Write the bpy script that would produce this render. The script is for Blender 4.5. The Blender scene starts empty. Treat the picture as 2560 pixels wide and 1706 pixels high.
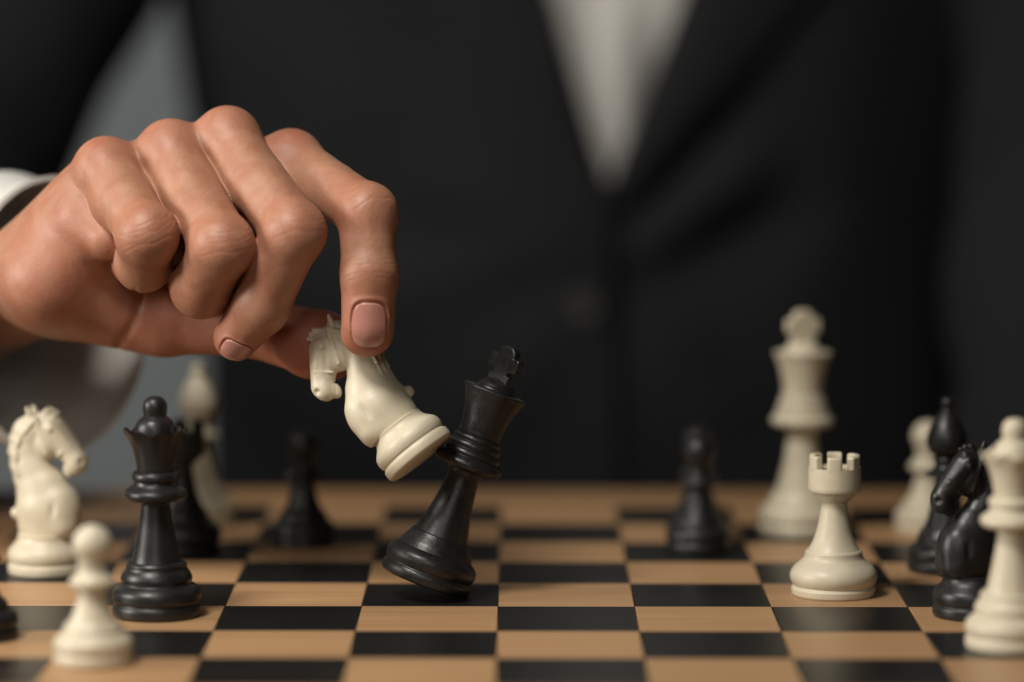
import bpy, math, random
import numpy as np
from mathutils import Matrix, Vector

# ------------------------------------------------------------------ camera
Q = 0.05                                   # one board square in metres
SC = bpy.context.scene
F_PX = 3500.0
CAM = Vector((0.1229 * Q, -25.308 * Q, 4.4816 * Q))
PITCH, YAW, ROLL = 0.09964, 0.00099, -0.00133
cd = bpy.data.cameras.new("camera")
cam = bpy.data.objects.new("camera", cd)
SC.collection.objects.link(cam)
cd.sensor_width = 36.0
cd.lens = 36.0 * F_PX / 1024.0
cam.matrix_world = (Matrix.Translation(CAM) @ Matrix.Rotation(YAW, 4, 'Z')
                    @ Matrix.Rotation(math.pi / 2 - PITCH, 4, 'X') @ Matrix.Rotation(-ROLL, 4, 'Z'))
SC.camera = cam
cd.clip_start, cd.clip_end = 0.05, 50
CM = cam.matrix_world.copy()
RX, RY, RZ = [CM.to_3x3().col[i].copy() for i in range(3)]       # right, up, towards the camera
FOCUS = Vector((0, 0.012, 0.055))                                # focus point: the king and the held knight
D0 = -(FOCUS - CAM).dot(RZ)
cd.dof.use_dof = True
cd.dof.focus_distance = D0 - 0.008
cd.dof.aperture_fstop = cd.lens / 46.0
cd.dof.aperture_blades = 0

# ------------------------------------------------------------------ light
w = bpy.data.worlds.new("World"); SC.world = w; w.use_nodes = True
w.node_tree.nodes['Background'].inputs[0].default_value = (0.75, 0.88, 1.0, 1)
w.node_tree.nodes['Background'].inputs[1].default_value = 0.002

def area(name, loc, target, size, power, color, size_y=None):
    l = bpy.data.lights.new(name, 'AREA')
    l.energy = power; l.color = color; l.shape = 'RECTANGLE'
    l.size = size; l.size_y = size_y or size
    o = bpy.data.objects.new(name, l); SC.collection.objects.link(o)
    o.location = loc
    o.rotation_euler = (Vector(target) - Vector(loc)).to_track_quat('-Z', 'Y').to_euler()
    return o
area("key_softbox", (-0.379, -0.455, 0.858), (0.0, 0.03, 0.07), 0.25, 8.6, (1.0, 0.95, 0.88), 0.25)
area("side_softbox", (-0.928, -0.219, 0.346), (0.0, 0.03, 0.07), 0.26, 6.4, (1.0, 0.945, 0.87), 0.26)
area("front_softbox", (-0.12, -1.02, 0.52), (0.0, 0.05, 0.06), 0.34, 1.5, (1.0, 0.95, 0.88), 0.34)
area("wall_fill", (-1.1, 0.95, 0.9), (-0.6, 2.2, 0.0), 0.5, 6.5, (0.98, 1.0, 0.98))  # added fill to lift the back wall, not a lamp in the room
SC.view_settings.view_transform = 'Standard'
SC.view_settings.look = 'None'
SC.view_settings.exposure = 0
SC.view_settings.gamma = 1
SC.cycles.use_denoising = True
SC.cycles.max_bounces = 8

# ------------------------------------------------------------------ helpers
COL = SC.collection
def link(o, parent=None):
    COL.objects.link(o)
    if parent is not None: o.parent = parent
    return o
def tag(o, label=None, cat=None, group=None, kind=None):
    if label: o['label'] = label
    if cat: o['category'] = cat
    if group: o['group'] = group
    if kind: o['kind'] = kind
    return o
def empty(name, loc=(0, 0, 0)):
    o = bpy.data.objects.new(name, None); o.location = loc
    o.empty_display_size = 0.01
    return link(o)
def mesh_np(name, V, F, mat=None, smooth=True, sharp=None):
    """V (n,3), F list of arrays of faces with equal length"""
    me = bpy.data.meshes.new(name)
    V = np.asarray(V, np.float32)
    me.vertices.add(len(V)); me.vertices.foreach_set('co', V.ravel())
    fs = [np.asarray(f, np.int32) for f in (F if isinstance(F, list) else [F]) if len(f)]
    tot = sum(f.size for f in fs)
    me.loops.add(tot)
    me.loops.foreach_set('vertex_index', np.concatenate([f.ravel() for f in fs]))
    st = []; c = 0
    for f in fs:
        st.append(c + np.arange(len(f)) * f.shape[1]); c += f.size
    st = np.concatenate(st).astype(np.int32)
    me.polygons.add(len(st)); me.polygons.foreach_set('loop_start', st)
    me.update(calc_edges=True); me.validate()
    me.polygons.foreach_set('use_smooth', np.full(len(me.polygons), bool(smooth)))
    if sharp: me.set_sharp_from_angle(angle=math.radians(sharp))
    if mat: me.materials.append(mat)
    return me
def obj(name, me, parent=None):
    return link(bpy.data.objects.new(name, me), parent)

# ------------------------------------------------------------------ materials
def new_mat(name):
    m = bpy.data.materials.new(name); m.use_nodes = True
    nt = m.node_tree
    return m, nt, nt.nodes['Principled BSDF']
def nd(nt, t, **kw):
    n = nt.nodes.new(t)
    for k, v in kw.items(): setattr(n, k, v)
    return n
def ramp(nt, fac, stops):
    r = nd(nt, 'ShaderNodeValToRGB')
    e = r.color_ramp.elements
    while len(e) < len(stops): e.new(0.5)
    for i, (p, c) in enumerate(stops):
        e[i].position = p; e[i].color = (*c, 1) if len(c) == 3 else c
    nt.links.new(fac, r.inputs[0]); return r.outputs[0]
def noise(nt, vec, scale, detail=3, rough=0.5, dist=0.0):
    n = nd(nt, 'ShaderNodeTexNoise')
    n.inputs['Scale'].default_value = scale; n.inputs['Detail'].default_value = detail
    n.inputs['Roughness'].default_value = rough; n.inputs['Distortion'].default_value = dist
    nt.links.new(vec, n.inputs['Vector']); return n.outputs['Fac']
def bump(nt, h, dist, strength=1.0, prev=None):
    b = nd(nt, 'ShaderNodeBump'); b.inputs['Distance'].default_value = dist
    b.inputs['Strength'].default_value = strength
    nt.links.new(h, b.inputs['Height'])
    if prev is not None: nt.links.new(prev, b.inputs['Normal'])
    return b.outputs['Normal']
def coords(nt, kind='Object'):
    return nd(nt, 'ShaderNodeTexCoord').outputs[kind]

def mat_piece(name, c0, c1, rough, rvar, sss=0.0, bumpd=0.00006, bscale=900):
    m, nt, b = new_mat(name)
    co = coords(nt)
    n1 = noise(nt, co, 130, 4)
    nt.links.new(ramp(nt, n1, [(0.3, c0), (0.7, c1)]), b.inputs['Base Color'])
    n2 = noise(nt, co, 420, 5, 0.65)
    mr = nd(nt, 'ShaderNodeMapRange'); nt.links.new(n2, mr.inputs[0])
    mr.inputs[1].default_value = 0.3; mr.inputs[2].default_value = 0.7
    mr.inputs[3].default_value = rough - rvar; mr.inputs[4].default_value = rough + rvar
    nt.links.new(mr.outputs[0], b.inputs['Roughness'])
    n3 = noise(nt, co, bscale, 4, 0.6)
    nt.links.new(bump(nt, n3, bumpd), b.inputs['Normal'])
    if sss:
        b.inputs['Subsurface Weight'].default_value = sss
        b.inputs['Subsurface Radius'].default_value = (1.0, 0.75, 0.45)
        b.inputs['Subsurface Scale'].default_value = 0.0025
    return m
M_IVORY = mat_piece('ivory_plastic', (0.59, 0.525, 0.385), (0.65, 0.585, 0.44), 0.42, 0.07, 0.12)
M_BLACK = mat_piece('black_plastic', (0.012, 0.012, 0.012), (0.016, 0.016, 0.0155), 0.38, 0.06)
M_WORN = mat_piece('worn_black_plastic', (0.010, 0.010, 0.0095), (0.016, 0.0155, 0.0145), 0.36, 0.12, 0, 0.00010, 1100)

def mat_wood(name, stops, rough, gscale, bd=0.00003):
    m, nt, b = new_mat(name)
    oi = nd(nt, 'ShaderNodeObjectInfo')
    co = coords(nt)
    cmb = nd(nt, 'ShaderNodeVectorMath', operation='MULTIPLY_ADD')
    nt.links.new(oi.outputs['Random'], cmb.inputs[0])
    cmb.inputs[1].default_value = (3.1, 7.7, 1.3)
    nt.links.new(co, cmb.inputs[2])
    mp = nd(nt, 'ShaderNodeMapping'); mp.inputs['Scale'].default_value = (5.0, 240.0, 60.0)
    nt.links.new(cmb.outputs[0], mp.inputs[0])
    n1 = noise(nt, mp.outputs[0], gscale, 5, 0.62, 0.4)
    mp2 = nd(nt, 'ShaderNodeMapping'); mp2.inputs['Scale'].default_value = (14.0, 1500.0, 200.0)
    nt.links.new(cmb.outputs[0], mp2.inputs[0])
    n2 = noise(nt, mp2.outputs[0], 1.0, 3, 0.5)
    mx = nd(nt, 'ShaderNodeMath', operation='MULTIPLY_ADD')
    nt.links.new(n2, mx.inputs[0]); mx.inputs[1].default_value = 0.35
    nt.links.new(n1, mx.inputs[2])
    col = ramp(nt, mx.outputs[0], stops)
    hs = nd(nt, 'ShaderNodeHueSaturation')
    mr = nd(nt, 'ShaderNodeMapRange'); nt.links.new(oi.outputs['Random'], mr.inputs[0])
    mr.inputs[3].default_value = 0.88; mr.inputs[4].default_value = 1.1
    nt.links.new(mr.outputs[0], hs.inputs['Value']); nt.links.new(col, hs.inputs['Color'])
    nt.links.new(hs.outputs[0], b.inputs['Base Color'])
    b.inputs['Roughness'].default_value = rough
    nt.links.new(bump(nt, mx.outputs[0], bd), b.inputs['Normal'])
    return m
M_LIGHTW = mat_wood('beech_wood', [(0.40, (0.36, 0.196, 0.090)), (0.62, (0.45, 0.26, 0.124)), (0.85, (0.50, 0.30, 0.150))], 0.42, 1.0)
M_DARKW = mat_wood('black_stained_wood', [(0.4, (0.0075, 0.0072, 0.007)), (0.8, (0.011, 0.0105, 0.010))], 0.34, 1.0, 0.000006)
M_RAIL = mat_wood('rail_wood', [(0.40, (0.27, 0.145, 0.064)), (0.62, (0.34, 0.190, 0.088)), (0.85, (0.38, 0.22, 0.105))], 0.45, 0.8)

def mat_cloth(name, c0, c1, rough, weave=1600, bd=0.0002, sheen=0.0, sss=0):
    m, nt, b = new_mat(name)
    co = coords(nt)
    n1 = noise(nt, co, 22, 4)
    nt.links.new(ramp(nt, n1, [(0.3, c0), (0.7, c1)]), b.inputs['Base Color'])
    b.inputs['Roughness'].default_value = rough
    b.inputs['Specular IOR Level'].default_value = 0.25
    n2 = noise(nt, co, weave, 2)
    nt.links.new(bump(nt, n2, bd), b.inputs['Normal'])
    b.inputs['Sheen Weight'].default_value = sheen
    return m
M_JACKET = mat_cloth('black_wool', (0.0100, 0.0106, 0.0118), (0.0120, 0.0126, 0.0139), 0.9, 1400, 0.0002, 0.0)
M_SHIRT = mat_cloth('white_cotton', (0.53, 0.52, 0.485), (0.60, 0.59, 0.55), 0.9)
M_BUTTON = mat_piece('horn_button', (0.018, 0.018, 0.0185), (0.024, 0.024, 0.025), 0.42, 0.05)
M_WALL = mat_cloth('painted_wall', (0.36, 0.385, 0.39), (0.38, 0.405, 0.41), 0.9, 300, 0.0003)
M_FLOOR = mat_cloth('floor_paint', (0.18, 0.17, 0.16), (0.21, 0.20, 0.19), 0.7, 200)
M_TABLE = mat_wood('dark_table_wood', [(0.4, (0.05, 0.028, 0.016)), (0.8, (0.09, 0.05, 0.028))], 0.4, 0.6)

def mat_skin():
    m, nt, b = new_mat('skin')
    co = coords(nt)
    at = nd(nt, 'ShaderNodeAttribute', attribute_name='flush')
    n1 = noise(nt, co, 160, 5, 0.6)
    n0 = noise(nt, co, 62, 5, 0.68, 0.6)
    base = ramp(nt, n0, [(0.32, (0.33, 0.145, 0.080)), (0.5, (0.395, 0.198, 0.118)), (0.68, (0.455, 0.250, 0.160))])
    red = nd(nt, 'ShaderNodeMix', data_type='RGBA')
    red.inputs['B'].default_value = (0.39, 0.105, 0.062, 1)
    nt.links.new(base, red.inputs['A'])
    ml = nd(nt, 'ShaderNodeMath', operation='MULTIPLY_ADD')
    nt.links.new(n1, ml.inputs[0]); ml.inputs[1].default_value = 0.55
    sb = nd(nt, 'ShaderNodeMath', operation='SUBTRACT'); nt.links.new(at.outputs['Fac'], sb.inputs[0]); sb.inputs[1].default_value = 0.17
    nt.links.new(sb.outputs[0], ml.inputs[2]); ml.use_clamp = True
    nt.links.new(ml.outputs[0], red.inputs['Factor'])
    nt.links.new(red.outputs['Result'], b.inputs['Base Color'])
    b.inputs['Roughness'].default_value = 0.53
    b.inputs['Specular IOR Level'].default_value = 0.5
    b.inputs['Subsurface Weight'].default_value = 0.25
    b.inputs['Subsurface Radius'].default_value = (1.0, 0.32, 0.16)
    b.inputs['Subsurface Scale'].default_value = 0.0022
    b.inputs['Coat Weight'].default_value = 0.10; b.inputs['Coat Roughness'].default_value = 0.36
    v = nd(nt, 'ShaderNodeTexVoronoi', feature='DISTANCE_TO_EDGE')
    v.inputs['Scale'].default_value = 1100; nt.links.new(co, v.inputs['Vector'])
    bp = bump(nt, v.outputs['Distance'], 0.00010, 0.9)
    bp = bump(nt, noise(nt, co, 700, 4, 0.6), 0.00009, 0.9, bp)
    bp = bump(nt, noise(nt, co, 260, 4, 0.55), 0.00018, 0.8, bp)
    nt.links.new(bp, b.inputs['Normal'])
    return m
M_SKIN = mat_skin()
def mat_nail():
    m, nt, b = new_mat('fingernail')
    co = coords(nt)
    at = nd(nt, 'ShaderNodeAttribute', attribute_name='along')
    nt.links.new(ramp(nt, at.outputs['Fac'], [(0.05, (0.51, 0.27, 0.22)), (0.20, (0.47, 0.22, 0.175)), (0.86, (0.49, 0.225, 0.18)), (0.95, (0.56, 0.33, 0.26))]), b.inputs['Base Color'])
    mpn = nd(nt, 'ShaderNodeMapping'); mpn.inputs['Scale'].default_value = (1800, 300, 60); nt.links.new(co, mpn.inputs[0])
    nt.links.new(bump(nt, noise(nt, mpn.outputs[0], 1.0, 3), 0.00006), b.inputs['Normal'])
    b.inputs['Roughness'].default_value = 0.16
    b.inputs['Coat Weight'].default_value = 0.2; b.inputs['Coat Roughness'].default_value = 0.08
    b.inputs['Subsurface Weight'].default_value = 0.3
    b.inputs['Subsurface Radius'].default_value = (1, .4, .25); b.inputs['Subsurface Scale'].default_value = 0.0015
    return m
M_NAIL = mat_nail()

# ------------------------------------------------------------------ implicit surfaces (numpy)
def A(*p): return np.array(p, np.float64)
def rcone(P, a, b, ra, rb):
    a = np.asarray(a, float); b = np.asarray(b, float)
    ba = b - a; l2 = ba @ ba; rr = ra - rb; a2 = max(l2 - rr * rr, 1e-6); il2 = 1.0 / l2
    pa = P - a
    y = pa @ ba; z = y - l2
    q = pa * l2 - y[:, None] * ba
    x2 = np.einsum('ij,ij->i', q, q); y2 = y * y * l2; z2 = z * z * l2
    k = np.sign(rr) * rr * rr * x2
    d1 = np.sqrt(x2 + z2) * il2 - rb
    d2 = np.sqrt(x2 + y2) * il2 - ra
    d3 = (np.sqrt(x2 * a2 * il2) + y * rr) * il2 - ra
    return np.where(np.sign(z) * a2 * z2 > k, d1, np.where(np.sign(y) * a2 * y2 < k, d2, d3))
def ball(P, c, r): return np.linalg.norm(P - np.asarray(c, float), axis=1) - r
def ellip(P, c, r, R=None):
    p = P - np.asarray(c, float)
    if R is not None: p = p @ R          # columns of R are the local axes
    r = np.asarray(r, float)
    k0 = np.linalg.norm(p / r, axis=1); k1 = np.linalg.norm(p / (r * r), axis=1) + 1e-9
    return k0 * (k0 - 1.0) / k1
def smin(a, b, k):
    h = np.maximum(k - np.abs(a - b), 0.0) / k
    return np.minimum(a, b) - h * h * k * 0.25
def smax(a, b, k): return -smin(-a, -b, k)
def unit(v): v = np.asarray(v, float); return v / np.linalg.norm(v)
def smooth(x, a, b):
    t = np.clip((x - a) / (b - a), 0, 1); return t * t * (3 - 2 * t)

def surface_nets(f, lo, hi, h, margin=1.6, newton=2):
    lo = np.asarray(lo, float); hi = np.asarray(hi, float); B = 8
    nb = np.ceil((hi - lo) / (h * B)).astype(int); n = nb * B
    bx, by, bz = [np.arange(k) for k in nb]
    bi = np.stack(np.meshgrid(bx, by, bz, indexing='ij'), -1).reshape(-1, 3)
    cen = lo + (bi * B + (B - 1) / 2.0) * h
    fc = f(cen)
    act = np.abs(fc) < B * h * 0.87 * margin
    Vv = np.repeat(np.repeat(np.repeat(np.sign(fc).reshape(nb), B, 0), B, 1), B, 2).astype(np.float32)
    off = np.stack(np.meshgrid(*[np.arange(B)] * 3, indexing='ij'), -1).reshape(-1, 3)
    ab = bi[act]
    for s in range(0, len(ab), 400):
        blk = ab[s:s + 400]
        gi = (blk[:, None, :] * B + off[None]).reshape(-1, 3)
        Vv[gi[:, 0], gi[:, 1], gi[:, 2]] = f(lo + gi * h)
    S = Vv < 0
    cnt = np.zeros(tuple(n - 1), np.int8)
    for i in (0, 1):
        for j in (0, 1):
            for k in (0, 1):
                cnt += S[i:n[0] - 1 + i, j:n[1] - 1 + j, k:n[2] - 1 + k]
    ci = np.argwhere((cnt > 0) & (cnt < 8))
    idx = -np.ones(tuple(n - 1), np.int32); idx[ci[:, 0], ci[:, 1], ci[:, 2]] = np.arange(len(ci))
    acc = np.zeros((len(ci), 3)); num = np.zeros(len(ci))
    for ax in range(3):
        o1, o2 = [a for a in range(3) if a != ax]
        for i in (0, 1):
            for j in (0, 1):
                a = ci.copy(); a[:, o1] += i; a[:, o2] += j
                b = a.copy(); b[:, ax] += 1
                va = Vv[a[:, 0], a[:, 1], a[:, 2]]; vb = Vv[b[:, 0], b[:, 1], b[:, 2]]
                cr = (va < 0) != (vb < 0)
                t = np.where(cr, va / np.where(cr, va - vb, 1), 0)
                p = a.astype(float); p[:, ax] += t
                acc += np.where(cr[:, None], p, 0); num += cr
    V = lo + acc / num[:, None] * h
    faces = []
    for ax in range(3):
        o1, o2 = (ax + 1) % 3, (ax + 2) % 3
        sl0 = [slice(1, None)] * 3; sl1 = [slice(1, None)] * 3
        sl0[ax] = slice(0, -1); sl1[ax] = slice(1, None)
        s0 = S[tuple(sl0)]; s1 = S[tuple(sl1)]
        e = np.argwhere(s0 != s1)
        flip = ~s0[e[:, 0], e[:, 1], e[:, 2]]
        g = e.copy()
        for o in (o1, o2): g[:, o] += 1
        ok = np.all(g < n - 1, axis=1); g = g[ok]; flip = flip[ok]
        q = []
        for d1, d2 in ((1, 1), (0, 1), (0, 0), (1, 0)):
            c = g.copy(); c[:, o1] -= d1; c[:, o2] -= d2
            q.append(idx[c[:, 0], c[:, 1], c[:, 2]])
        q = np.stack(q, 1)
        q[flip] = q[flip][:, ::-1]
        faces.append(q[np.all(q >= 0, axis=1)])
    Fq = np.concatenate(faces)
    e = h * 0.25
    for _ in range(newton):
        f0 = f(V)
        g = np.stack([f(V + np.eye(3)[i] * e) - f(V - np.eye(3)[i] * e) for i in range(3)], 1) / (2 * e)
        g2 = np.maximum(np.einsum('ij,ij->i', g, g), 0.25)
        st = -(f0 / g2)[:, None] * g
        ln = np.linalg.norm(st, axis=1, keepdims=True)
        V = V + st * np.minimum(1, 0.6 * h / np.maximum(ln, 1e-9))
    return V, Fq

# ------------------------------------------------------------------ the setting
def box_mesh(name, x0, x1, y0, y1, z0, z1, mat, bev=0.0):
    """box with chamfered top edges"""
    b = bev
    V = [(x0, y0, z0), (x1, y0, z0), (x1, y1, z0), (x0, y1, z0),
         (x0, y0, z1 - b), (x1, y0, z1 - b), (x1, y1, z1 - b), (x0, y1, z1 - b)]
    F = [(3, 2, 1, 0), (0, 1, 5, 4), (1, 2, 6, 5), (2, 3, 7, 6), (3, 0, 4, 7)]
    if b:
        V += [(x0 + b, y0 + b, z1), (x1 - b, y0 + b, z1), (x1 - b, y1 - b, z1), (x0 + b, y1 - b, z1)]
        F += [(4, 5, 9, 8), (5, 6, 10, 9), (6, 7, 11, 10), (7, 4, 8, 11), (8, 9, 10, 11)]
    else: F += [(4, 5, 6, 7)]
    return mesh_np(name, V, np.array(F), mat, smooth=False)

wall = obj('back_wall', box_mesh('back_wall', -3, 3, 2.2, 2.3, -0.75, 2.0, M_WALL)); tag(wall, kind='structure')
floor = obj('floor', box_mesh('floor', -3, 3, -3, 2.2, -0.80, -0.752, M_FLOOR)); tag(floor, kind='structure')

table = empty('table', (0, 0, -0.75))
tag(table, 'dark wooden table top that carries the chessboard', 'table')
top = obj('table_top', box_mesh('table_top', -0.55, 0.55, -0.5, 0.312, 0.692, 0.728, M_TABLE, 0.002), table)
legm = box_mesh('leg', -0.025, 0.025, -0.025, 0.025, 0.0, 0.6915, M_TABLE)
for x in (-0.5, 0.5):
    for y in (-0.45, 0.26):
        o = obj('leg', legm, table); o.location = (x, y, 0)

board = obj('chessboard', box_mesh('chessboard', -5 * Q, 5 * Q, -4 * Q, 6 * Q, -0.0215, -0.005, M_RAIL))
tag(board, 'wooden chessboard of black and pale brown squares under all the pieces', 'chessboard')
g = 0.00012
sq_l = box_mesh('light_square', -Q / 2 + g, Q / 2 - g, -Q / 2 + g, Q / 2 - g, -0.005, 0, M_LIGHTW, 0.00022)
sq_d = box_mesh('dark_square', -Q / 2 + g, Q / 2 - g, -Q / 2 + g, Q / 2 - g, -0.005, 0, M_DARKW, 0.00022)
for i in range(-4, 4):
    for j in range(-3, 5):
        lt = (i + j) % 2 == 0
        o = obj('light_square' if lt else 'dark_square', sq_l if lt else sq_d, board)
        o.location = ((i + .5) * Q, (j + .5) * Q, 0)
hl = 4 * Q
for nm, x0, x1, y0, y1 in (('f', -5 * Q, 5 * Q, 5 * Q + g, 6 * Q), ('n', -5 * Q, 5 * Q, -4 * Q, -3 * Q - g),
                          ('l', -5 * Q, -4 * Q - g, -3 * Q, 5 * Q), ('r', 4 * Q + g, 5 * Q, -3 * Q, 5 * Q)):
    obj('border_rail', box_mesh('border_rail', x0, x1, y0, y1, -0.005, 0.0002, M_RAIL, 0.0006), board)

# ------------------------------------------------------------------ turned chess pieces
def spline(pts, n=7):
    """(r,z[,1 = sharp]) -> dense profile, Catmull-Rom between sharp points"""
    out = []; seg = [pts[0]]
    def flush(s):
        if len(s) == 2: out.extend([s[0][:2]]); return
        P = [np.array(p[:2], float) for p in s]
        P = [2 * P[0] - P[1]] + P + [2 * P[-1] - P[-2]]
        for i in range(1, len(P) - 2):
            p0, p1, p2, p3 = P[i - 1:i + 3]
            for t in np.arange(n) / n:
                q = 0.5 * (2 * p1 + (p2 - p0) * t + (2 * p0 - 5 * p1 + 4 * p2 - p3) * t * t + (3 * p1 - p0 - 3 * p2 + p3) * t ** 3)
                out.append((max(q[0], 0), q[1]))
    for p in pts[1:]:
        seg.append(p)
        if len(p) > 2: flush(seg); seg = [p]
    if len(seg) > 1: flush(seg)
    out.append(pts[-1][:2])
    return out
def lathe(name, pts, mat, n=72, mm=0.001, dense=True):
    pr = spline(pts) if dense else [p[:2] for p in pts]
    a = np.arange(n) * 2 * math.pi / n
    V = []; F = []
    for r, z in pr:
        r = max(r, 0.01)
        V.append(np.stack([r * np.cos(a), r * np.sin(a), np.full(n, z)], 1))
    V = np.concatenate(V) * mm
    i = np.arange(n); j = (i + 1) % n
    for k in range(len(pr) - 1):
        F.append(np.stack([k * n + i, k * n + j, (k + 1) * n + j, (k + 1) * n + i], 1))
    return mesh_np(name, V, np.concatenate(F), mat, True, 50)

def base_profile(R, k=1.0, lip=None, zl=16.5, rs=9.6):
    """disc, groove, torus, shoulder lip"""
    s = k
    p = [(0.1, 0, 1), (R * .955 - .6, 0, 1), (R * .955, .7 * s), (R * .965, 2.4 * s), (R * .955, 3.4 * s), (R * .925, 3.9 * s, 1), (R * .925, 4.2 * s, 1),
         (R * .97, 5.0 * s), (R * 1.0, 7.2 * s), (R * .975, 9.4 * s), (R * .88, 11.2 * s), (lip + 1.2, 13.2 * s), (lip + .15, 15.2 * s), (lip, 16.6 * s), (lip - .35, zl, 1), (rs, zl + .25, 1)]
    return p

PIECES = {}
def king_parts(mat):
    base = base_profile(17.4, 1.0, 11.2, 17.6, 10.3)
    base = [(0.1, 0, 1), (16.2, 0, 1), (17.0, .8), (17.3, 2.6), (17.0, 4.0), (16.5, 4.6, 1), (16.4, 5.0, 1), (16.9, 5.8), (17.3, 7.6), (16.9, 9.8), (15.4, 11.4), (14.2, 12.2, 1),
            (14.0, 12.8), (13.4, 14.4), (12.2, 16.4), (11.5, 17.6), (11.1, 18.4, 1), (10.4, 18.6, 1)]
    stem = [(10.4, 18.6, 1), (9.6, 21.5), (8.4, 26), (7.2, 32), (6.4, 38), (6.1, 42), (6.6, 44.2), (7.6, 44.9, 1), (8.0, 45.0, 1)]
    col = [(6, 44.9, 1), (10.8, 45.0), (12.4, 46.0), (12.9, 47.3), (12.3, 48.7), (10.9, 49.8, 1), (10.6, 50.1), (10.9, 51.0), (10.6, 52.0), (9.7, 52.8, 1), (9.5, 53.0), (9.9, 54.0), (9.6, 55.0), (8.9, 55.6, 1), (8.8, 55.8), (9.1, 56.6), (8.8, 57.5), (8.0, 58.0, 1), (6.5, 58.2)]
    crown = [(7.0, 58.0, 1), (7.9, 58.2), (8.0, 60.5), (8.6, 65), (9.8, 70), (11.3, 74), (11.9, 75.2), (11.7, 75.8), (11.0, 75.9, 1), (8.2, 76.0), (7.6, 76.8, 1), (7.2, 77.3), (6.2, 78.6), (4.4, 79.6), (3.0, 80.0), (0.1, 80.1)]
    out = [('base', lathe('base', base, mat)), ('stem', lathe('stem', stem, mat)), ('collar', lathe('collar', col, mat)), ('crown', lathe('crown', crown, mat))]
    # cross: flat plate with flared lobes, made as an implicit solid and rounded
    def f(P):
        x, y, z = P[:, 0], P[:, 1], P[:, 2]
        def bx(cx, cz, hx, hz): 
            dx = np.abs(x - cx) - hx; dz = np.abs(z - cz) - hz
            return np.minimum(np.maximum(dx, dz), 0) + np.sqrt(np.maximum(dx, 0) ** 2 + np.maximum(dz, 0) ** 2)
        t = np.clip((z - 79) / 5, 0, 1)
        d = smin(bx(0, 83.0, 3.3, 6.0) - .3, bx(0, 86.6, 6.3, 2.0) - 1.0, 1.0)
        d = np.minimum(d, np.sqrt((x / 1.12) ** 2 + ((z - 90.0) / .9) ** 2) - 3.9)
        d = np.minimum(d, bx(0, 80.6, 4.6, 1.3) - .6)
        d = np.maximum(d, z - 93.2)
        return smax(d, np.abs(y) - 1.9, .9)
    V, F = surface_nets(f, (-9, -4, 77), (9, 4, 95), 0.24)
    out.append(('cross', mesh_np('cross', V * .001, F, mat, True, 55)))
    return out
def queen_parts(mat):
    base = [(0.1, 0, 1), (15.0, 0, 1), (15.8, .8), (16.0, 2.6), (15.7, 4.0), (15.2, 4.6, 1), (15.1, 5.0, 1), (15.7, 5.8), (16.0, 7.4), (15.6, 9.4), (14.2, 11.0), (12.9, 11.8, 1),
            (12.7, 12.4), (12.9, 14), (12.2, 15.8), (11.2, 17.2), (10.9, 18.2, 1), (11.0, 18.8), (10.5, 19.6, 1), (9.0, 19.8, 1)]
    stem = [(9.0, 19.8, 1), (8.3, 22.5), (7.2, 28), (6.1, 34), (5.5, 39), (5.4, 41.0), (6.4, 42.0, 1), (7, 42.1)]
    col = [(5, 42, 1), (9.5, 42.1), (11.0, 43.0), (11.4, 44.3), (10.9, 45.6), (9.6, 46.6), (8.4, 47.6), (8.0, 48.6, 1), (8.0, 48.9), (8.5, 49.6), (8.7, 50.6), (8.3, 51.8), (7.2, 52.6, 1), (5, 52.8)]
    crown = [(5, 52.6, 1), (6.7, 52.7), (7.0, 55), (7.8, 59), (9.2, 63.2), (10.8, 66.6), (11.2, 67.2, 1), (10.5, 67.2, 1), (8.6, 65.6), (7.4, 65.4, 1)]
    n = 72
    cm = lathe('crown', crown, mat)
    V = np.zeros(len(cm.vertices) * 3, np.float32); cm.vertices.foreach_get('co', V); V = V.reshape(-1, 3)
    an = np.arctan2(V[:, 1], V[:, 0]); rr = np.hypot(V[:, 0], V[:, 1])
    wv = np.abs(np.cos(an * 4.5)) ** 1.5                              # nine coronet points
    k = smooth(V[:, 2], .0615, .0672) * (rr > .0085)
    V[:, 2] += k * (wv - .6) * .0018
    V[:, 0] *= 1 + k * wv * .03; V[:, 1] *= 1 + k * wv * .03
    cm.vertices.foreach_set('co', V.ravel()); cm.update()
    fin = [(7.6, 65.2, 1), (7.5, 66.8), (7.1, 68.8), (6.2, 70.6), (4.9, 71.8), (4.1, 72.4, 1), (4.2, 73.4), (4.4, 75.0), (4.2, 76.8), (3.4, 78.3), (2.0, 79.3), (.1, 79.6)]
    return [('base', lathe('base', base, mat)), ('stem', lathe('stem', stem, mat)), ('collar', lathe('collar', col, mat)), ('crown', cm), ('finial', lathe('finial', fin, mat))]
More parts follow.
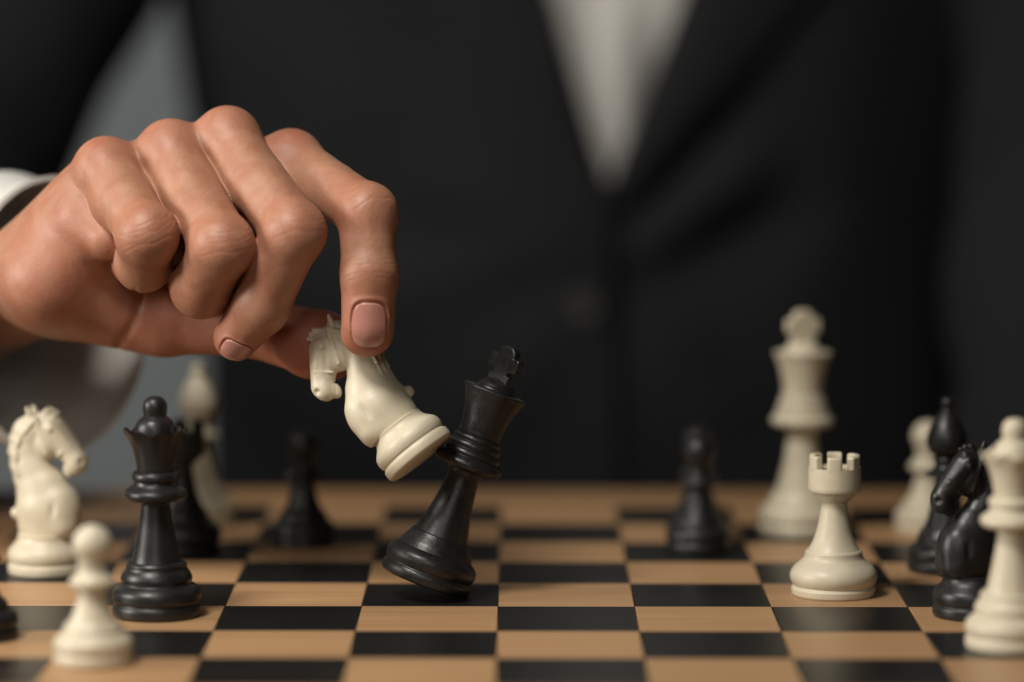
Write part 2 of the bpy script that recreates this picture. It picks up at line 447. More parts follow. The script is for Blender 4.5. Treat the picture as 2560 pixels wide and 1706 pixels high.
def bishop_parts(mat):
    base = [(0.1, 0, 1), (14.0, 0, 1), (14.7, .8), (14.9, 2.4), (14.6, 3.7), (14.0, 4.2, 1), (13.9, 4.6, 1), (14.5, 5.4), (14.8, 7.0), (14.3, 8.9), (12.8, 10.4), (11.6, 11.0, 1), (11.3, 11.6), (11.0, 13.6), (9.9, 15.6), (9.3, 16.6, 1), (8.4, 16.9, 1)]
    stem = [(8.4, 16.9, 1), (7.6, 19.5), (6.2, 25), (5.0, 31), (4.4, 36), (4.5, 37.4, 1)]
    col = [(4.0, 37.2, 1), (8.6, 37.4, 1), (8.8, 37.9), (8.3, 38.4, 1), (6.4, 39.3), (4.9, 40.8), (4.5, 42.2), (5.0, 42.9), (5.4, 43.7), (5.0, 44.5), (4.2, 45.0, 1)]
    head = [(4.0, 44.8, 1), (4.8, 45.2), (6.6, 46.6), (7.7, 49.2), (7.9, 51.4), (7.3, 54.4), (5.7, 58.2), (3.7, 61.2), (2.5, 62.6), (2.1, 63.2, 1), (2.4, 64.2), (2.7, 65.4), (2.4, 66.8), (1.5, 67.7), (.1, 68.0)]
    return [('base', lathe('base', base, mat)), ('stem', lathe('stem', stem, mat)), ('collar', lathe('collar', col, mat)), ('head', lathe('head', head, mat))]
def pawn_parts(mat):
    base = [(0.1, 0, 1), (12.4, 0, 1), (13.1, .8), (13.3, 2.2), (13.0, 3.4), (12.5, 3.9, 1), (12.4, 4.2, 1), (13.0, 5.0), (13.3, 6.6), (12.8, 8.4), (11.4, 9.8), (10.4, 10.4, 1), (10.1, 11.0), (9.8, 12.4), (8.9, 13.6), (8.5, 14.2, 1), (7.8, 14.4, 1)]
    stem = [(7.8, 14.4, 1), (7.0, 16.2), (5.8, 19.6), (4.9, 23), (4.6, 25.2), (5.0, 26.2, 1)]
    col = [(4.4, 26, 1), (7.0, 26.2), (7.7, 27.2), (7.5, 28.4), (6.4, 29.6), (5.2, 31.0), (4.9, 33.0, 1)]
    a = np.radians(np.linspace(-48, 89, 16))
    head = [(4.7, 33.2, 1)] + [(6.6 * math.cos(t), 40.2 + 6.7 * math.sin(t)) for t in a[1:]] + [(.05, 46.9)]
    return [('base', lathe('base', base, mat)), ('stem', lathe('stem', stem, mat)), ('collar', lathe('collar', col, mat)), ('head', lathe('head', head, mat))]
def rook_parts(mat):
    base = [(0.1, 0, 1), (14.9, 0, 1), (15.5, .6), (15.7, 2.0), (15.7, 2.8), (15.2, 3.4), (14.9, 3.7, 1), (14.9, 4.0, 1), (15.6, 4.8), (16.2, 6.6), (16.0, 8.6), (14.8, 10.6), (12.8, 12.4), (11.2, 14.0), (10.7, 15.4), (10.6, 16.2), (10.2, 16.9, 1), (9.6, 17.0, 1)]
    stem = [(9.6, 17.0, 1), (8.2, 19.6), (6.8, 23.2), (5.8, 27.4), (5.1, 31.4), (4.7, 34.6), (4.8, 35.4, 1)]
    col = [(4.5, 35.3, 1), (5.6, 35.5), (5.8, 36.0, 1), (6.4, 36.2), (6.6, 36.8, 1), (7.2, 37.0), (7.4, 37.6, 1), (8.0, 37.9), (8.3, 38.6, 1), (6, 38.9)]
    turret = [(5, 38.6, 1), (8.6, 38.6), (9.5, 39.2), (9.8, 40.2, 1), (9.8, 44.0), (9.7, 48.0, 1), (7.4, 48.0, 1), (7.0, 47.6, 1), (.1, 47.6)]
    def f(P):
        x, y, z = P[:, 0], P[:, 1], P[:, 2]
        r = np.hypot(x, y); an = np.arctan2(y, x)
        w_ = (an - math.radians(-90 - 5)) / (math.pi / 3); w_ = (w_ - np.round(w_)) * (math.pi / 3)
        d = smax(np.abs(r - 8.45) - 1.3, np.abs(r * np.sin(w_)) - 2.75, .7)
        return smax(smax(d, z - 52.6, .8), 47.2 - z, .1)
    V, F = surface_nets(f, (-11, -11, 46.5), (11, 11, 54), 0.3)
    # six separate merlons
    an = np.arctan2(V[:, 1], V[:, 0]); sec = np.round((an - math.radians(-95)) / (math.pi / 3)).astype(int) % 6
    out = [('base', lathe('base', base, mat)), ('stem', lathe('stem', stem, mat)), ('collar', lathe('collar', col, mat)), ('turret', lathe('turret', turret, mat))]
    for s in range(6):
        mk = sec == s; ix = -np.ones(len(V), int); ix[mk] = np.arange(mk.sum())
        fq = ix[F]; fq = fq[np.all(fq >= 0, axis=1)]
        out.append(('merlon', mesh_np('merlon', V[mk] * .001, fq, mat, True, 55)))
    return out

def horse(P):
    """bust of a knight in mm: looks along +x, z up"""
    P = (P - A(0, 0, 2.0)) * A(1 / 1.07, 1, 1)
    x, y, z = P[:, 0], P[:, 1], P[:, 2]
    ay = np.abs(y)
    N = P * A(1, 1.24, 1); S = np.stack([x, ay, z], 1)
    d = rcone(N, A(1.1, 0, 17), A(1.1, 0, 22), 11.0, 11.2)
    d = smin(d, rcone(N, A(1.0, 0, 23), A(-1.1, 0, 30), 11.0, 8.6), 2)
    d = smin(d, rcone(N, A(-1.1, 0, 30), A(-4.9, 0, 37.5), 8.5, 6.5), 2)
    d = smin(d, rcone(N, A(-4.7, 0, 37.5), A(-6.4, 0, 44), 6.6, 5.7), 2)
    d = smin(d, rcone(N, A(-6.6, 0, 44), A(-5.6, 0, 51), 5.4, 5.6), 2)
    d = smin(d, rcone(N, A(-5.6, 0, 51), A(-2.2, 0, 54), 5.6, 4.9), 2)
    # hollow behind the shoulder, edge of the breast plate
    d = smax(d, -ellip(S, A(5.6, 9.7, 23.5), A(1.1, 1.9, 3.6)), 1.8)
    d = smin(d, rcone(S, A(6.4, 2.6, 27.0), A(8.0, 4.2, 17.0), 2.4, 3.0), 5.0)
    # head, flattened sideways
    x = x - .8; z = z - .5; S = np.stack([x, ay, z], 1)
    H = np.stack([x, ay * 1.20, z], 1)
    hd = rcone(H, A(2.0, 0, 51.8), A(10.4, 0, 41.4), 5.7, 4.1)
    hd = smin(hd, ellip(S, A(0.3, 1.0, 46.9), A(5.2, 3.8, 6.2)), 1.4)       # cheek
    hd = smin(hd, ellip(S, A(11.0, 0.4, 39.7), A(3.4, 3.7, 4.4)), 1.4)      # muzzle
    hd = smin(hd, ellip(S, A(8.3, 0, 37.3), A(2.3, 2.5, 3.3)), 1.0)          # lower lip
    hd = smin(hd, rcone(S, A(2.6, 3.5, 54.6), A(8.0, 2.8, 48.0), 1.1, .7), 1.2)    # brow and face ridge
    hd = smax(hd, -rcone(S, A(1.0, 5.4, 52.2), A(7.6, 4.6, 43.0), .8, .6), 1.2)
    hd = smin(hd, ball(S, A(2.6, 3.9, 52.6), 1.5), .5)                      # eye
    hd = smin(hd, rcone(S, A(9.6, 2.9, 46.6), A(5.0, 3.7, 42.6), .45, .45), .6)    # nose band
    hd = smin(hd, rcone(S, A(-2.2, 4.0, 55.0), A(1.4, 4.4, 43.6), .7, .55), .7)    # cheek strap
    hd = smax(hd, -ellip(S, A(13.7, 3.0, 40.4), A(1.2, 1.0, .9)), 1.2)       # nostril
    hd = smax(hd, -rcone(P, A(7.3, -5, 39.8), A(7.3, 5, 39.8), .3, .3), .4)
    for yy in (-2.4, 0, 2.4):
        hd = smax(hd, -rcone(P, A(7.4, yy, 39.6), A(10.6, yy, 33.0), .3, .45), .4)  # mouth
    d = smin(d, hd, 1.2); x = x + .8; z = z + .5; S = np.stack([x, ay, z], 1)
    # ears, forelock
    d = smin(d, rcone(S, A(-3.4, 2.6, 55.6), A(-5.2, 3.3, 60.6), 1.9, .6), .8)
    d = smax(d, -rcone(S, A(-2.4, 3.5, 57.4), A(-3.9, 3.9, 60), .9, .35), .5)
    for (ex, ey, ez) in ((5.0, 0, 58.8), (4.0, 1.8, 57.2), (1.8, 1.2, 60.0), (3.4, .5, 59.8)):
        d = smin(d, rcone(S, A(-1.4, ey * .4, 56.0), A(ex, ey, ez), 2.0, .85), .6)
    # mane: overlapping locks down the nape, ridges running along the neck
    nape = [(-5.4, 57.6), (-9.4, 54.4), (-11.8, 49.6), (-12.4, 44.2), (-11.6, 38.6), (-10.2, 33.2), (-9.2, 28.0), (-9.2, 24.0)]
    for i in range(len(nape) - 1):
        a0, b0 = nape[i], nape[i + 1]
        d = smin(d, rcone(S, A(a0[0] + 1.2, .4, a0[1]), A(b0[0] + .3, .6, b0[1] - .5), 1.5, 1.3), .7)
        d = smin(d, rcone(S, A(a0[0] + 1.7, 2.4, a0[1]), A(b0[0] + 1.6, 3.4, b0[1] - 1.5), 1.2, .9), .35)
        if i < 6: d = smin(d, rcone(S, A(a0[0] + 3.2, 3.6, a0[1] - 1), A(b0[0] + 3.4, 5.0, b0[1] - 3), 1.1, .6), .35)
    d = smin(d, ellip(P, A(-10.3, 0, 20.6), A(2.4, 2.6, 2.4)), .6)
    return smax(d, 12.8 - z, .5)
_hv = None
def knight_parts(mat):
    global _hv
    if _hv is None:
        _hv = surface_nets(horse, (-17, -12, 13.5), (18, 12, 66), 0.30)
    base = [(0.1, 0, 1), (13.3, 0, 1), (14.1, .8), (14.3, 2.4), (14.1, 3.8), (13.5, 4.4, 1), (13.4, 4.8, 1), (13.9, 5.6), (14.2, 7.4), (13.7, 9.4), (12.4, 11.0), (11.2, 12.4), (10.5, 14.0), (10.5, 15.2, 1), (9.6, 15.5, 1), (.1, 15.6)]
    return [('base', lathe('base', base, mat)), ('horse_head', mesh_np('horse_head', _hv[0] * .001, _hv[1], mat))]

BUILD = dict(king=king_parts, queen=queen_parts, bishop=bishop_parts, pawn=pawn_parts, rook=rook_parts, knight=knight_parts)
CACHE = {}
def piece(kind, mat, loc, label, rotz=0.0, matrix=None, group=None, size=1.0):
    key = (kind, mat.name)
    if key not in CACHE: CACHE[key] = BUILD[kind](mat)
    root = empty('chess_' + kind, loc)
    tag(root, label, 'chess ' + kind, group)
    root.rotation_euler = (0, 0, rotz); root.scale = (size,) * 3
    if matrix is not None: root.matrix_world = matrix
    for nm, me in CACHE[key]: obj(nm, me, root)
    return root
Rd = math.radians
piece('rook', M_IVORY, (2.50 * Q, .52 * Q, 0), 'ivory rook standing alone on a pale square in front of the ivory king', Rd(0))
piece('queen', M_BLACK, (-2.46 * Q, -.40 * Q, 0), 'black queen standing between the ivory pawn and the black rook on the left', Rd(8))
piece('knight', M_IVORY, (-3.50 * Q, 1.42 * Q, 0), 'ivory knight standing upright on the board behind the ivory pawn', Rd(-12), size=1.03)
piece('pawn', M_IVORY, (-2.70 * Q, -2.2 * Q, 0), 'blurred ivory pawn in the front left, before the black queen', Rd(0), None, 'ivory pawns')
piece('rook', M_BLACK, (-2.56 * Q, 2.5 * Q, 0), 'black rook half hidden behind the black queen', Rd(12))
piece('bishop', M_IVORY, (-2.55 * Q, 4.0 * Q, 0), 'ivory bishop far back behind the black rook')
piece('pawn', M_BLACK, (-1.60 * Q, 2.85 * Q, 0), 'black pawn standing alone between the black rook and the tilting king', 0, None, 'black pawns')
piece('pawn', M_BLACK, (1.60 * Q, 2.62 * Q, 0), 'front black pawn of the close pair left of the ivory king', 0, None, 'black pawns')
piece('pawn', M_BLACK, (1.625 * Q, 3.17 * Q, 0), 'black pawn hidden just behind another black pawn left of the ivory king', 0, None, 'black pawns')
piece('king', M_IVORY, (2.5 * Q, 3.5 * Q, 0), 'tall ivory king standing upright and blurred behind the ivory rook', Rd(20))
piece('pawn', M_IVORY, (3.55 * Q, 3.55 * Q, 0), 'ivory pawn at the back right, behind the black bishop', 0, None, 'ivory pawns')
piece('bishop', M_BLACK, (3.47 * Q, 1.62 * Q, 0), 'black bishop between the black knight and the ivory pawn')
piece('knight', M_BLACK, (3.42 * Q, -.37 * Q, 0), 'black knight facing left, beside the ivory queen', Rd(180 + 18), size=1.0)
piece('queen', M_IVORY, (3.53 * Q, -1.62 * Q, 0), 'ivory queen at the right edge in front of the black knight', Rd(5))
piece('pawn', M_BLACK, (-3.6 * Q, -1.3 * Q, 0), 'black pawn cut off by the left edge of the picture', 0, None, 'black pawns')

# the black king tips over the right rim of its base
TILT = Rd(20.5); RK = 16.2e-3
pivot = Vector((-0.19 * Q - .003, .36 * Q, 0.0))
MK = (Matrix.Translation(pivot) @ Matrix.Rotation(Rd(-4), 4, 'X') @ Matrix.Rotation(TILT, 4, 'Y')
      @ Matrix.Translation((-RK, 0, 0)) @ Matrix.Rotation(Rd(-42), 4, 'Z'))
piece('king', M_WORN, (0, 0, 0), 'worn black king tipping over as the ivory knight pushes it', 0, MK)

# ------------------------------------------------------------------ camera-facing frame used to pose the hand (mm)
def at(u, v, d=0.0):
    """point (mm; right, up, towards the camera) seen at pixel (u, v) of a 2353 px wide picture, d mm in front of the focus plane"""
    D = D0 * 1000 - d; f = F_PX * 2353 / 1024
    return A((u - 1176.5) * D / f, (784 - v) * D / f, d)
R3 = np.array([list(RX), list(RY), list(RZ)])                    # rows: axes in the world
OW = np.array(CAM) - np.array(RZ) * D0
def to_world(Pm): return OW + (np.asarray(Pm) * .001) @ R3

# held knight
ka = unit(A(-.617, .775, -.115))
kf = unit(A(-.785, -.62, 0)); psi = Rd(4)
kf = kf - ka * (kf @ ka); kf = unit(kf); ks = np.cross(ka, kf)
kf2 = unit(kf * math.cos(psi) + ks * math.sin(psi)); ks2 = np.cross(ka, kf2)
KB = at(969, 1054, 2)
MW = Matrix.Identity(4)
for i, ax in enumerate((kf2, ks2, ka)):
    vv = ax @ R3
    for r in range(3): MW[r][i] = vv[r]
tw = to_world(KB)
for r in range(3): MW[r][3] = tw[r]
piece('knight', M_IVORY, (0, 0, 0), 'ivory knight held tilted between finger and thumb, knocking the black king', 0, MW)
def horse_cam(P):
    """the held knight's bust as a field in the hand's frame"""
    L = P - KB
    return horse(np.stack([L @ kf2, L @ ks2, L @ ka], 1))

# ------------------------------------------------------------------ the person: hand and forearm as one skin
FINGERS = {
 # name: joints (u, v, d), radii
 'index':  ([(668, 374, -20), (843, 490, 12), (849, 632, 16), (846, 742, 15)], [12.0, 10.9, 10.3, 9.7]),
 'middle': ([(522, 323, -14), (674, 533, 20), (602, 703, 8), (543, 777, -1)], [12.2, 11.6, 10.2, 8.4]),
 'ring':   ([(390, 352, -12), (510, 564, 21), (462, 662, 3), (446, 652, -12)], [12.0, 11.6, 11.0, 9.8]),
 'pinky':  ([(243, 392, -9), (338, 540, 17), (330, 606, 1), (310, 600, -14)], [12.0, 11.2, 10.3, 9.4]),
}
FJ = {k: ([at(*p) for p in j], r) for k, (j, r) in FINGERS.items()}
THUMB = ([at(170, 660, -42), at(385, 735, -32), at(575, 748, -25), at(752, 797, -19.5)], [17, 13.0, 11.6, 13.0])
WRIST_A, WRIST_B = at(-10, 640, -40), at(60, 650, -62)
ELBOW = A(-330, -40, -330)

def frame(a, b, toward=A(0, 0, 1)):
    t = unit(b - a); n = toward - t * (toward @ t); n = unit(n); return t, n, np.cross(t, n)
NAILS = {}
def nail_frame(key, c, t, n, hw, hl):
    t = unit(t); n = unit(n - t * (n @ t)); NAILS[key] = (np.asarray(c, float), unit(t), n, np.cross(unit(t), n), hw, hl)
ji = FJ['index'][0]
nail_frame('index', at(848, 748, 24), ji[3] - ji[2], A(0.02, .15, 1), 6.2, 8.2)
jm = FJ['middle'][0]
nail_frame('middle', at(541, 808, 5.0), A(-.40, -.62, -.6), A(-.12, -.62, .78), 5.4, 4.8)

def wr(P, c, t, n, offs, depth, width, reach=13, amp=.5, fq=.55):
    """fine folds across a finger, on the side of n"""
    q = P - c; s = q @ t; m = q @ n; l = q @ np.cross(t, n)
    mask = smooth(m, 1.0, 6.0) * smooth(-np.linalg.norm(q, axis=1), -reach, -reach * .6)
    d = np.zeros(len(P))
    for i, o in enumerate(offs):
        wv = s - o + amp * np.sin(l * fq + i * 1.7) - .02 * l * l * np.sign(o + .01) * .6
        d += np.exp(-(wv / width) ** 2) * (.65 + .35 * math.sin(i * 2.3))
    return depth * d * mask

def chain(P, J, R, k=3.0):
    m = J[0] * .45 + J[1] * .55
    d = rcone(P, J[0], m, R[0] * .92, R[1] * .94)
    d = smin(d, rcone(P, m, J[1], R[1] * .94, R[1] * .95), 1)
    d = smin(d, ball(P, J[1] + unit((J[1] - J[0]) - (J[2] - J[1])) * .6, R[1] * .96), 3.0)
    d = smin(d, rcone(P, J[1], J[2], R[1] * .96, R[2] * .97), k)
    return smin(d, rcone(P, J[2], J[3], R[2], R[3]), k)

def hand(P, detail=True):
    J = {k: v[0] for k, v in FJ.items()}
    # palm and back of the hand
    W = [at(210, 600, -62), at(150, 600, -56), at(90, 605, -50), at(50, 625, -42)]
    d = None
    for key, wpt, r0 in zip(('index', 'middle', 'ring', 'pinky'), W, (15, 16, 16, 16)):
        s = rcone(P, J[key][0] + A(0, 0, -1), wpt, FJ[key][1][0] * .93, r0)
        d = s if d is None else smin(d, s, 9)
    d = smin(d, rcone(P, at(300, 540, -30), at(560, 590, -36), 12, 11), 6)
    # heel of the hand below the little finger, wrist, forearm
    d = smin(d, rcone(P, at(215, 520, -17), at(112, 645, -22), 14.5, 16.5), 12)
    d = smin(d, rcone(P, at(112, 645, -26), at(330, 690, -40), 16, 14), 10)
    d = smin(d, rcone(P, at(120, 640, -46), at(30, 680, -95), 19, 18), 10)
    d = smin(d, rcone(P, at(30, 680, -95), A(-260, 0, -190), 18, 28), 8)
    d = smin(d, rcone(P, at(192, 508, -9.5), at(246, 550, -2.5), 8.6, 8.0), 6.0)     # roll of flesh under the little finger
    # thumb
    t = rcone(P, THUMB[0][0], THUMB[0][1], 17, 13.0)
    t = smin(t, rcone(P, THUMB[0][1], THUMB[0][2], 13.0, 11.4), 4)
    t = smin(t, rcone(P, THUMB[0][2], THUMB[0][3], 11.4, 12.8), 3)
    t = smin(t, ellip(P, at(722, 792, -15), A(14, 13, 9.5)), 3)
    d = smin(d, t, 15)
    # fingers: soft roots, crisp gaps further out
    for key in ('index', 'middle', 'ring', 'pinky'):
        Jk, Rk = FJ[key]
        c = chain(P, Jk, Rk)
        c = smin(c, ball(P, Jk[0] + A(.3, 1.0, .5), Rk[0] * .93), 4)           # knuckle
        mid = Jk[0] * .60 + Jk[1] * .40
        c = smin(c, ball(P, mid + A(-1, -4.0, -2.5), Rk[1] * .86), 6)           # fleshy underside
        dist = np.linalg.norm(P - Jk[0], axis=1)
        kv = 1.0 + 5.0 * np.exp(-(dist / 13.0) ** 4)
        d = smin(d, c, kv)
    # webs between the finger roots
    for a_, b_ in (('index', 'middle'), ('middle', 'ring'), ('ring', 'pinky')):
        ja, jb = FJ[a_][0], FJ[b_][0]
        pa = ja[0] * .70 + ja[1] * .30 + A(0, -5.5, -5.5); pb = jb[0] * .70 + jb[1] * .30 + A(0, -5.5, -5.5)
        d = smin(d, rcone(P, pa, pb, 7.2, 7.2), 7)
    # index: pad pressed on the knight
    d = smin(d, ellip(P, at(843, 770, 12), A(9.4, 8.0, 8.6)), 2)
    if not detail: return d
    # crease between the ball of the thumb and the heel
    c0, c1 = at(310, 676, 0)[:2], at(252, 792, 0)[:2]; u_ = (c1 - c0) / np.linalg.norm(c1 - c0)
    qq = P[:, :2] - c0; tt_ = np.clip(qq @ u_, 0, np.linalg.norm(c1 - c0))
    bow = 2.0 * np.sin(tt_ / np.linalg.norm(c1 - c0) * math.pi)
    dd = np.abs(qq[:, 0] * -u_[1] + qq[:, 1] * u_[0] - bow) + np.abs(qq @ u_ - tt_)
    d = d + 1.1 * np.exp(-(dd / 1.8) ** 2)
    # creases and folds
    t1, n1, _ = frame(ji[1], ji[2])
    d = d + wr(P, ji[2], t1, n1, (-3.0, -1.6, -.2, 1.2, 2.6), .38, .42, 13, .25)
    for key, dep in (('middle', .17), ('ring', .18), ('pinky', .18), ('index', .20)):
        Jk = FJ[key][0]
        ta = unit(unit(Jk[1] - Jk[0]) + unit(Jk[2] - Jk[1]))
        nn = unit(unit(Jk[0] - Jk[1]) * -1 + unit(Jk[1] - Jk[2]))
        out = unit((Jk[1] - Jk[0]) / np.linalg.norm(Jk[1] - Jk[0]) - (Jk[2] - Jk[1]) / np.linalg.norm(Jk[2] - Jk[1]))
        d = d + wr(P, Jk[1], ta, out, (-6.6, -5.0, -3.6, -2.3, -1.1, .3, 1.8), dep, .38, 17, .5)
    for key, (c, tn, n, l, hw, hl) in NAILS.items():
        q = P - c; e = ((np.abs(q @ l) / hw) ** 3.2 + (np.abs(q @ tn) / hl) ** 3.2) ** (1 / 3.2)
        near = smooth(q @ n, -7, -2)
        d = d + near * (.55 * np.exp(-((e - 1.02) / .07) ** 2) + .25 * (1 - smooth(e, .93, 1.0)))
        fold = near * np.exp(-((e - 1.17) / .1) ** 2) * smooth(-(q @ tn), -2, 3)
        d = d - .38 * fold
    return d
def hand_f(P):
    d = hand(P)
    near = np.linalg.norm(P - at(800, 820, 0), axis=1) < 32
    if near.any():                                                            # skin yields to the knight
        kk = horse_cam(P[near]); d[near] = smax(d[near], -(kk - .05), .5)
    return d
HV, HF = surface_nets(hand_f, (-212, -34, -215), (-18, 88, 52), 0.55)
def flush_of(V):
    f = np.zeros(len(V))
    for key in FJ:
        Jk, Rk = FJ[key]
        for c, s, a in ((Jk[1], 9, .45), (Jk[0] + A(0, 6, 4), 9, .35), (Jk[3], 11, .5)):
            f = np.maximum(f, a * np.exp(-(np.linalg.norm(V - c, axis=1) / s / 1.3) ** 2))
    f = np.maximum(f, .55 * np.exp(-(np.linalg.norm(V - ji[3] - A(0, -7, 0), axis=1) / 13) ** 2))
    f = np.maximum(f, .95 * np.exp(-(np.linalg.norm(V - THUMB[0][3], axis=1) / 22) ** 2))
    f = np.maximum(f, .35 * np.exp(-(np.linalg.norm(V - at(400, 760, -25), axis=1) / 40) ** 2))
    f = np.maximum(f, .30 * np.exp(-(np.linalg.norm(V - at(150, 620, -10), axis=1) / 30) ** 2))
    return np.minimum(f * 1.1, 1)
PO = np.array([0.062, 0.75, -0.25])                                             # where the person sits
hm = mesh_np('person', to_world(HV) - PO, HF, M_SKIN)
fa = hm.attributes.new('flush', 'FLOAT', 'POINT'); 
assert len(hm.vertices) == len(HV)
fa.data.foreach_set('value', flush_of(HV).astype(np.float32))
person = obj('person', hm); person.location = PO
tag(person, 'person in black suit jacket and white shirt holding the tilted ivory knight', 'person')
for key, (c, tn, n, l, hw, hl) in NAILS.items():
    def nf(P):
        q = P - c
        e = ((np.abs(q @ l) / hw) ** 3.2 + (np.abs(q @ tn) / hl) ** 3.2) ** (1 / 3.2)
        d = np.abs(hand(P, False) - .05) - .42
        return smax(smax(d, (e - .99) * min(hw, hl), .3), -(q @ n) - 6, .3)
    r = max(hw, hl) + 3
    V, F = surface_nets(nf, c - r, c + r, 0.32)
    nm_ = mesh_np('fingernail', to_world(V) - PO, F, M_NAIL)
    na = nm_.attributes.new('along', 'FLOAT', 'POINT')
    na.data.foreach_set('value', np.clip(((V - c) @ tn / hl + .04 * np.abs((V - c) @ l) + 1) / 2, 0, 1).astype(np.float32))
    obj('fingernail', nm_, person)

# ------------------------------------------------------------------ clothing
def grid_faces(nu, nv, wrap=False):
    i = np.arange(nu - 1)[:, None]; j = np.arange(nv if wrap else nv - 1)[None]
    jn = (j + 1) % nv
    return np.stack([(i * nv + j).ravel() if False else (i * nv + j + 0 * i).ravel(), (i * nv + jn + 0 * i).ravel(),
                     ((i + 1) * nv + jn).ravel(), ((i + 1) * nv + j).ravel()], 1)
def sheet(name, G, mat, th, wrap=False, parent=None):
    """thick cloth from a grid of points (nu, nv, 3), world metres"""
    nu, nv = G.shape[:2]
    du = np.gradient(G, axis=0)
    if wrap: dv = np.roll(G, -1, 1) - np.roll(G, 1, 1)
    else: dv = np.gradient(G, axis=1)
    N = np.cross(du, dv); N /= np.linalg.norm(N, axis=2, keepdims=True) + 1e-12
    F0 = grid_faces(nu, nv, wrap); n = nu * nv
    V = np.concatenate([G.reshape(-1, 3), (G - N * th).reshape(-1, 3)]) 
    F = [F0, F0[:, ::-1] + n]
    ed = []
    def strip(ix):
        a, b = ix[:-1], ix[1:]; ed.append(np.stack([a, b, b + n, a + n], 1)[:, ::-1])
    row = lambda k: (np.append(np.arange(nv), 0) if wrap else np.arange(nv)) + k * nv
    strip(row(0)); ed[-1] = ed[-1]; strip(row(nu - 1)[::-1])
    if not wrap: strip((np.arange(nu) * nv)[::-1]); strip(np.arange(nu) * nv + nv - 1)
    me = mesh_np(name, V - PO, [np.concatenate(F + ed)], mat, True, 60)
    return obj(name, me, parent)
def tube(name, pts, radii, mat, th, parent, n=40, squash=1.0, folds=0.0, seed=0, up=(0, 0, 1)):
    pts = np.asarray(pts, float); m = 24
    tt = np.linspace(0, len(pts) - 1, (len(pts) - 1) * m + 1)
    P = np.stack([np.interp(tt, np.arange(len(pts)), pts[:, i]) for i in range(3)], 1)
    for _ in range(30): P[1:-1] = (P[:-2] + P[2:] + 2 * P[1:-1]) / 4
    R = np.interp(tt, np.arange(len(pts)), radii)
    T = np.gradient(P, axis=0); T /= np.linalg.norm(T, axis=1, keepdims=True)
    U = np.array(up, float) - T * (T @ np.array(up, float))[:, None]; U /= np.linalg.norm(U, axis=1, keepdims=True)
    S = np.cross(T, U); a = np.arange(n) * 2 * math.pi / n
    rng = np.random.RandomState(seed); ph = rng.rand(6) * 6.28
    fo = folds * (np.sin(tt[:, None] * 7 + 2 * np.cos(a + ph[0])[None] + ph[1]) + .6 * np.sin(tt[:, None] * 13 + 3 * np.sin(a + ph[2])[None] + ph[3]))
    rr = R[:, None] + fo
    G = P[:, None] + (U[:, None] * np.cos(a)[None, :, None] + squash * S[:, None] * np.sin(a)[None, :, None]) * rr[:, :, None]
    return sheet(name, G, mat, th, True, parent)

CXT, CYT, AT, AR, BT = 0.062, 0.75, 0.232, 0.205, 0.122
def torso_pt(x, z, off=0.0):
    """front of the chest at (x, z)"""
    zz = np.asarray(z); k = 1 + 0.10 * smooth(zz, .05, .3)
    ar = np.where(np.asarray(x) > CXT, AR, AT)
    t = np.clip((x - CXT) / (ar * k), -1, 1); e = np.where(np.asarray(x) > CXT, 2.0, 2.4)
    return CYT - (BT + off) * (1 - np.abs(t) ** e) ** (1 / e) - .010 * smooth(zz, .0, .22)
def folds_at(x, z):
    """soft creases of the jacket front (metres towards the viewer)"""
    f = np.zeros(np.broadcast(x, z).shape)
    def line(x0, z0, x1, z1, w_, h_):
        dx, dz = x1 - x0, z1 - z0; L = math.hypot(dx, dz); ux, uz = dx / L, dz / L
        s = (x - x0) * ux + (z - z0) * uz; n_ = -(x - x0) * uz + (z - z0) * ux
        return h_ * np.exp(-(n_ / w_) ** 2) * smooth(s, -.02, .03) * (1 - smooth(s, L * .7, L * 1.15))
    f += line(.066, .081, .146, .137, .012, .006)
    f += line(.062, .097, .134, .172, .011, -.005)
    f += line(.071, .062, .175, .112, .020, -.006)
    f += line(.075, .05, .130, -.02, .02, .004)
    f += line(.050, .095, -.060, .130, .018, .004)
    f += line(.050, .090, -.080, .060, .016, .004)
    f += line(.045, .070, -.030, -.03, .018, .004)
    f *= 1.6
    f += .0026 * np.sin(x * 55 + z * 30 + 1.3) * np.sin(z * 41 - x * 17)
    return f
jacket_root = None
zs = np.linspace(-.16, .46, 90)
def front_edge(z, side):
    """x of the jacket's front edge: V above the button, straight below"""
    v = np.clip((z - .108) / .118, 0, 5)
    if side < 0: return np.where(z > .108, .055 - .036 * v ** 1.0, .055 + .05 * (.108 - z))
    return np.where(z > .108, .056 + .044 * v ** 1.05, .052)
def panel(side):
    G = np.zeros((len(zs), 70, 3))
    for i, z in enumerate(zs):
        xe = float(front_edge(z, side)); k = 1 + .10 * smooth(z, .05, .3)
        th_e = math.acos(np.clip((xe - CXT) / ((AR if xe > CXT else AT) * k), -1, 1))
        ang = np.linspace(th_e, math.pi * 1.5 if side < 0 else -math.pi * .5, 70)
        c, s = np.cos(ang), np.sin(ang); p = np.where(c > 0, 1.0, 2 / 2.4)
        x = CXT + np.where(c > 0, AR, AT) * k * np.sign(c) * np.abs(c) ** p; 
        # squeeze in at the shoulder
        sh = 1 - .5 * smooth(z, .34, .46)
        x0 = x; x = CXT + (x - CXT) * sh
        x[0] = xe
        off = .006 if side < 0 else -.004
        y = CYT - (BT + off) * np.sign(s) * np.abs(s) ** p - .010 * smooth(z, .0, .22)
        y = y - folds_at(x, np.full_like(x, z)) * (s > 0)
        G[i] = np.stack([x, y, np.full_like(x, z)], 1)
    if side > 0: G = G[:, ::-1]
    G = G[:, ::-1]
    return sheet('jacket_front', G, M_JACKET, .003, False, jacket_root)
jacket_root = None
jacket = panel(-1); jacket.name = 'jacket'; jacket.parent = person
jacket_root = jacket
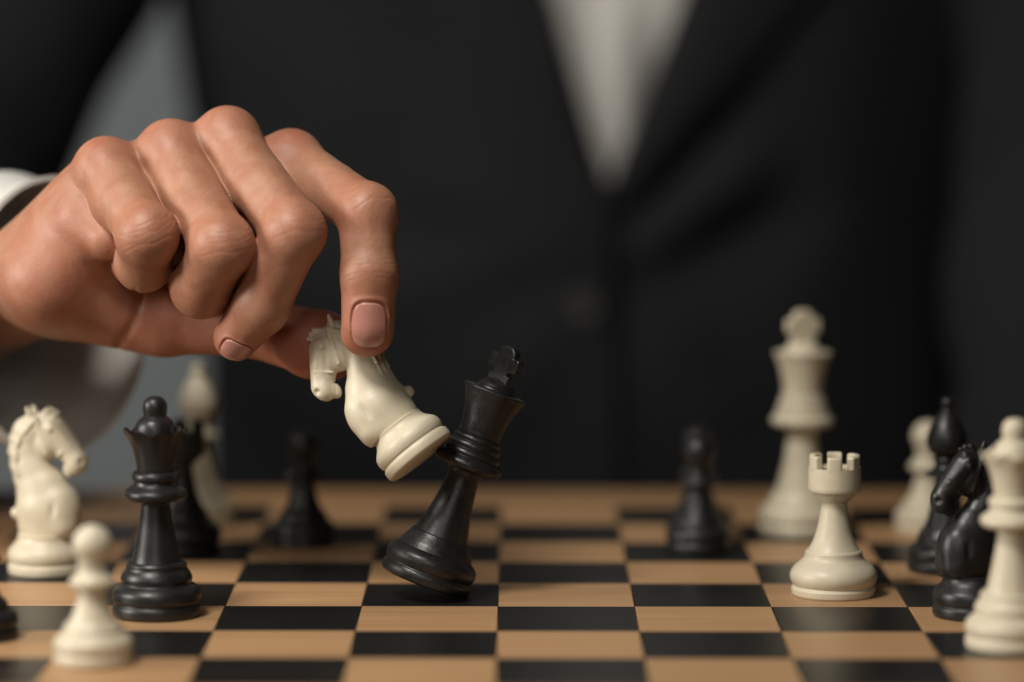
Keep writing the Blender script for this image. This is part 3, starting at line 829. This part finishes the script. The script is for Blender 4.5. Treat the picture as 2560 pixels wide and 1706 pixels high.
jr = panel(1); jr.name = 'front_panel'
def lapel(side):
    n = 26; G = np.zeros((60, n, 3)); zz = np.linspace(.112, .40, 60)
    for i, z in enumerate(zz):
        v = (z - .112) / .288
        wd = (.012 + .062 * min(1, v * 2.3)) if v < .8 else .074
        s = np.linspace(0, 1, n)
        xe = float(front_edge(z, side)) - side * .002
        x = xe + side * wd * s
        y = torso_pt(x, z) - folds_at(x, np.full_like(x, z)) * .4 - .0055 - .0035 * np.sin(s * math.pi) + .006 * np.exp(-(s / .10) ** 2)
        G[i] = np.stack([x, y, np.full(n, z)], 1)
    if side < 0: G = G[:, ::-1]
    return sheet('lapel', G, M_JACKET, .002, False, jacket)
lapel(-1); lapel(1)
bt = lathe('jacket_button', [(.1, 0, 1), (8.6, 0), (9.4, 1.2), (8.6, 2.4), (7.2, 2.2), (6.8, 1.7, 1), (2, 1.5), (.1, 1.5)], M_BUTTON, 40)
bo = obj('jacket_button', bt, jacket)
bx_, bz_ = .042, .056
bo.location = Vector((bx_, float(torso_pt(np.array(bx_), np.array(bz_))) - .0115 - float(folds_at(np.array(bx_), np.array(bz_))), bz_)) - Vector(PO)
bo.rotation_euler = (Rd(90), 0, 0)
# shirt front, visible in the V
G = np.zeros((60, 60, 3))
for i, z in enumerate(np.linspace(.096, .42, 60)):
    xs = np.linspace(float(front_edge(z, -1)) - .018, float(front_edge(z, 1)) + .018, 60)
    y = torso_pt(xs, z) + .015 + .03 * np.abs(xs - .062) + .003 * np.sin(xs * 120 + z * 25) + .004 * np.sin(xs * 70 - z * 30) - .004 * np.exp(-((xs - .066) / .012) ** 2)
    G[i] = np.stack([xs, y, np.full(60, z)], 1)
shirt = sheet('shirt', G, M_SHIRT, .0015, False, person)
# sleeves
tube('sleeve', [(-.205, .74, .40), (-.275, .66, .20), (-.345, .50, .055), (-.320, .30, .06), (-.275, .20, .075)], [.085, .068, .062, .054, .051], M_JACKET, .003, jacket, 44, 1.0, .0022, 3, (0.3, -.6, .8))
tube('sleeve', [(.345, .76, .40), (.316, .64, .16), (.29, .50, .00), (.24, .40, -.14), (.10, .22, -.15)], [.080, .068, .06, .052, .048], M_JACKET, .003, jacket, 44, 1.0, .0035, 5, (0.3, -.6, .8))
# shirt cuff: wide open ring round the wrist
rim = to_world(at(130, 728, -80)); back = to_world(A(-262, 26, -170))
cuff = tube('cuff', [back, back * .5 + rim * .5, rim], [.045, .049, .053], M_SHIRT, .0018, shirt, 56, .84, .0012, 9, tuple(A(-.28, 1, 0) @ R3))
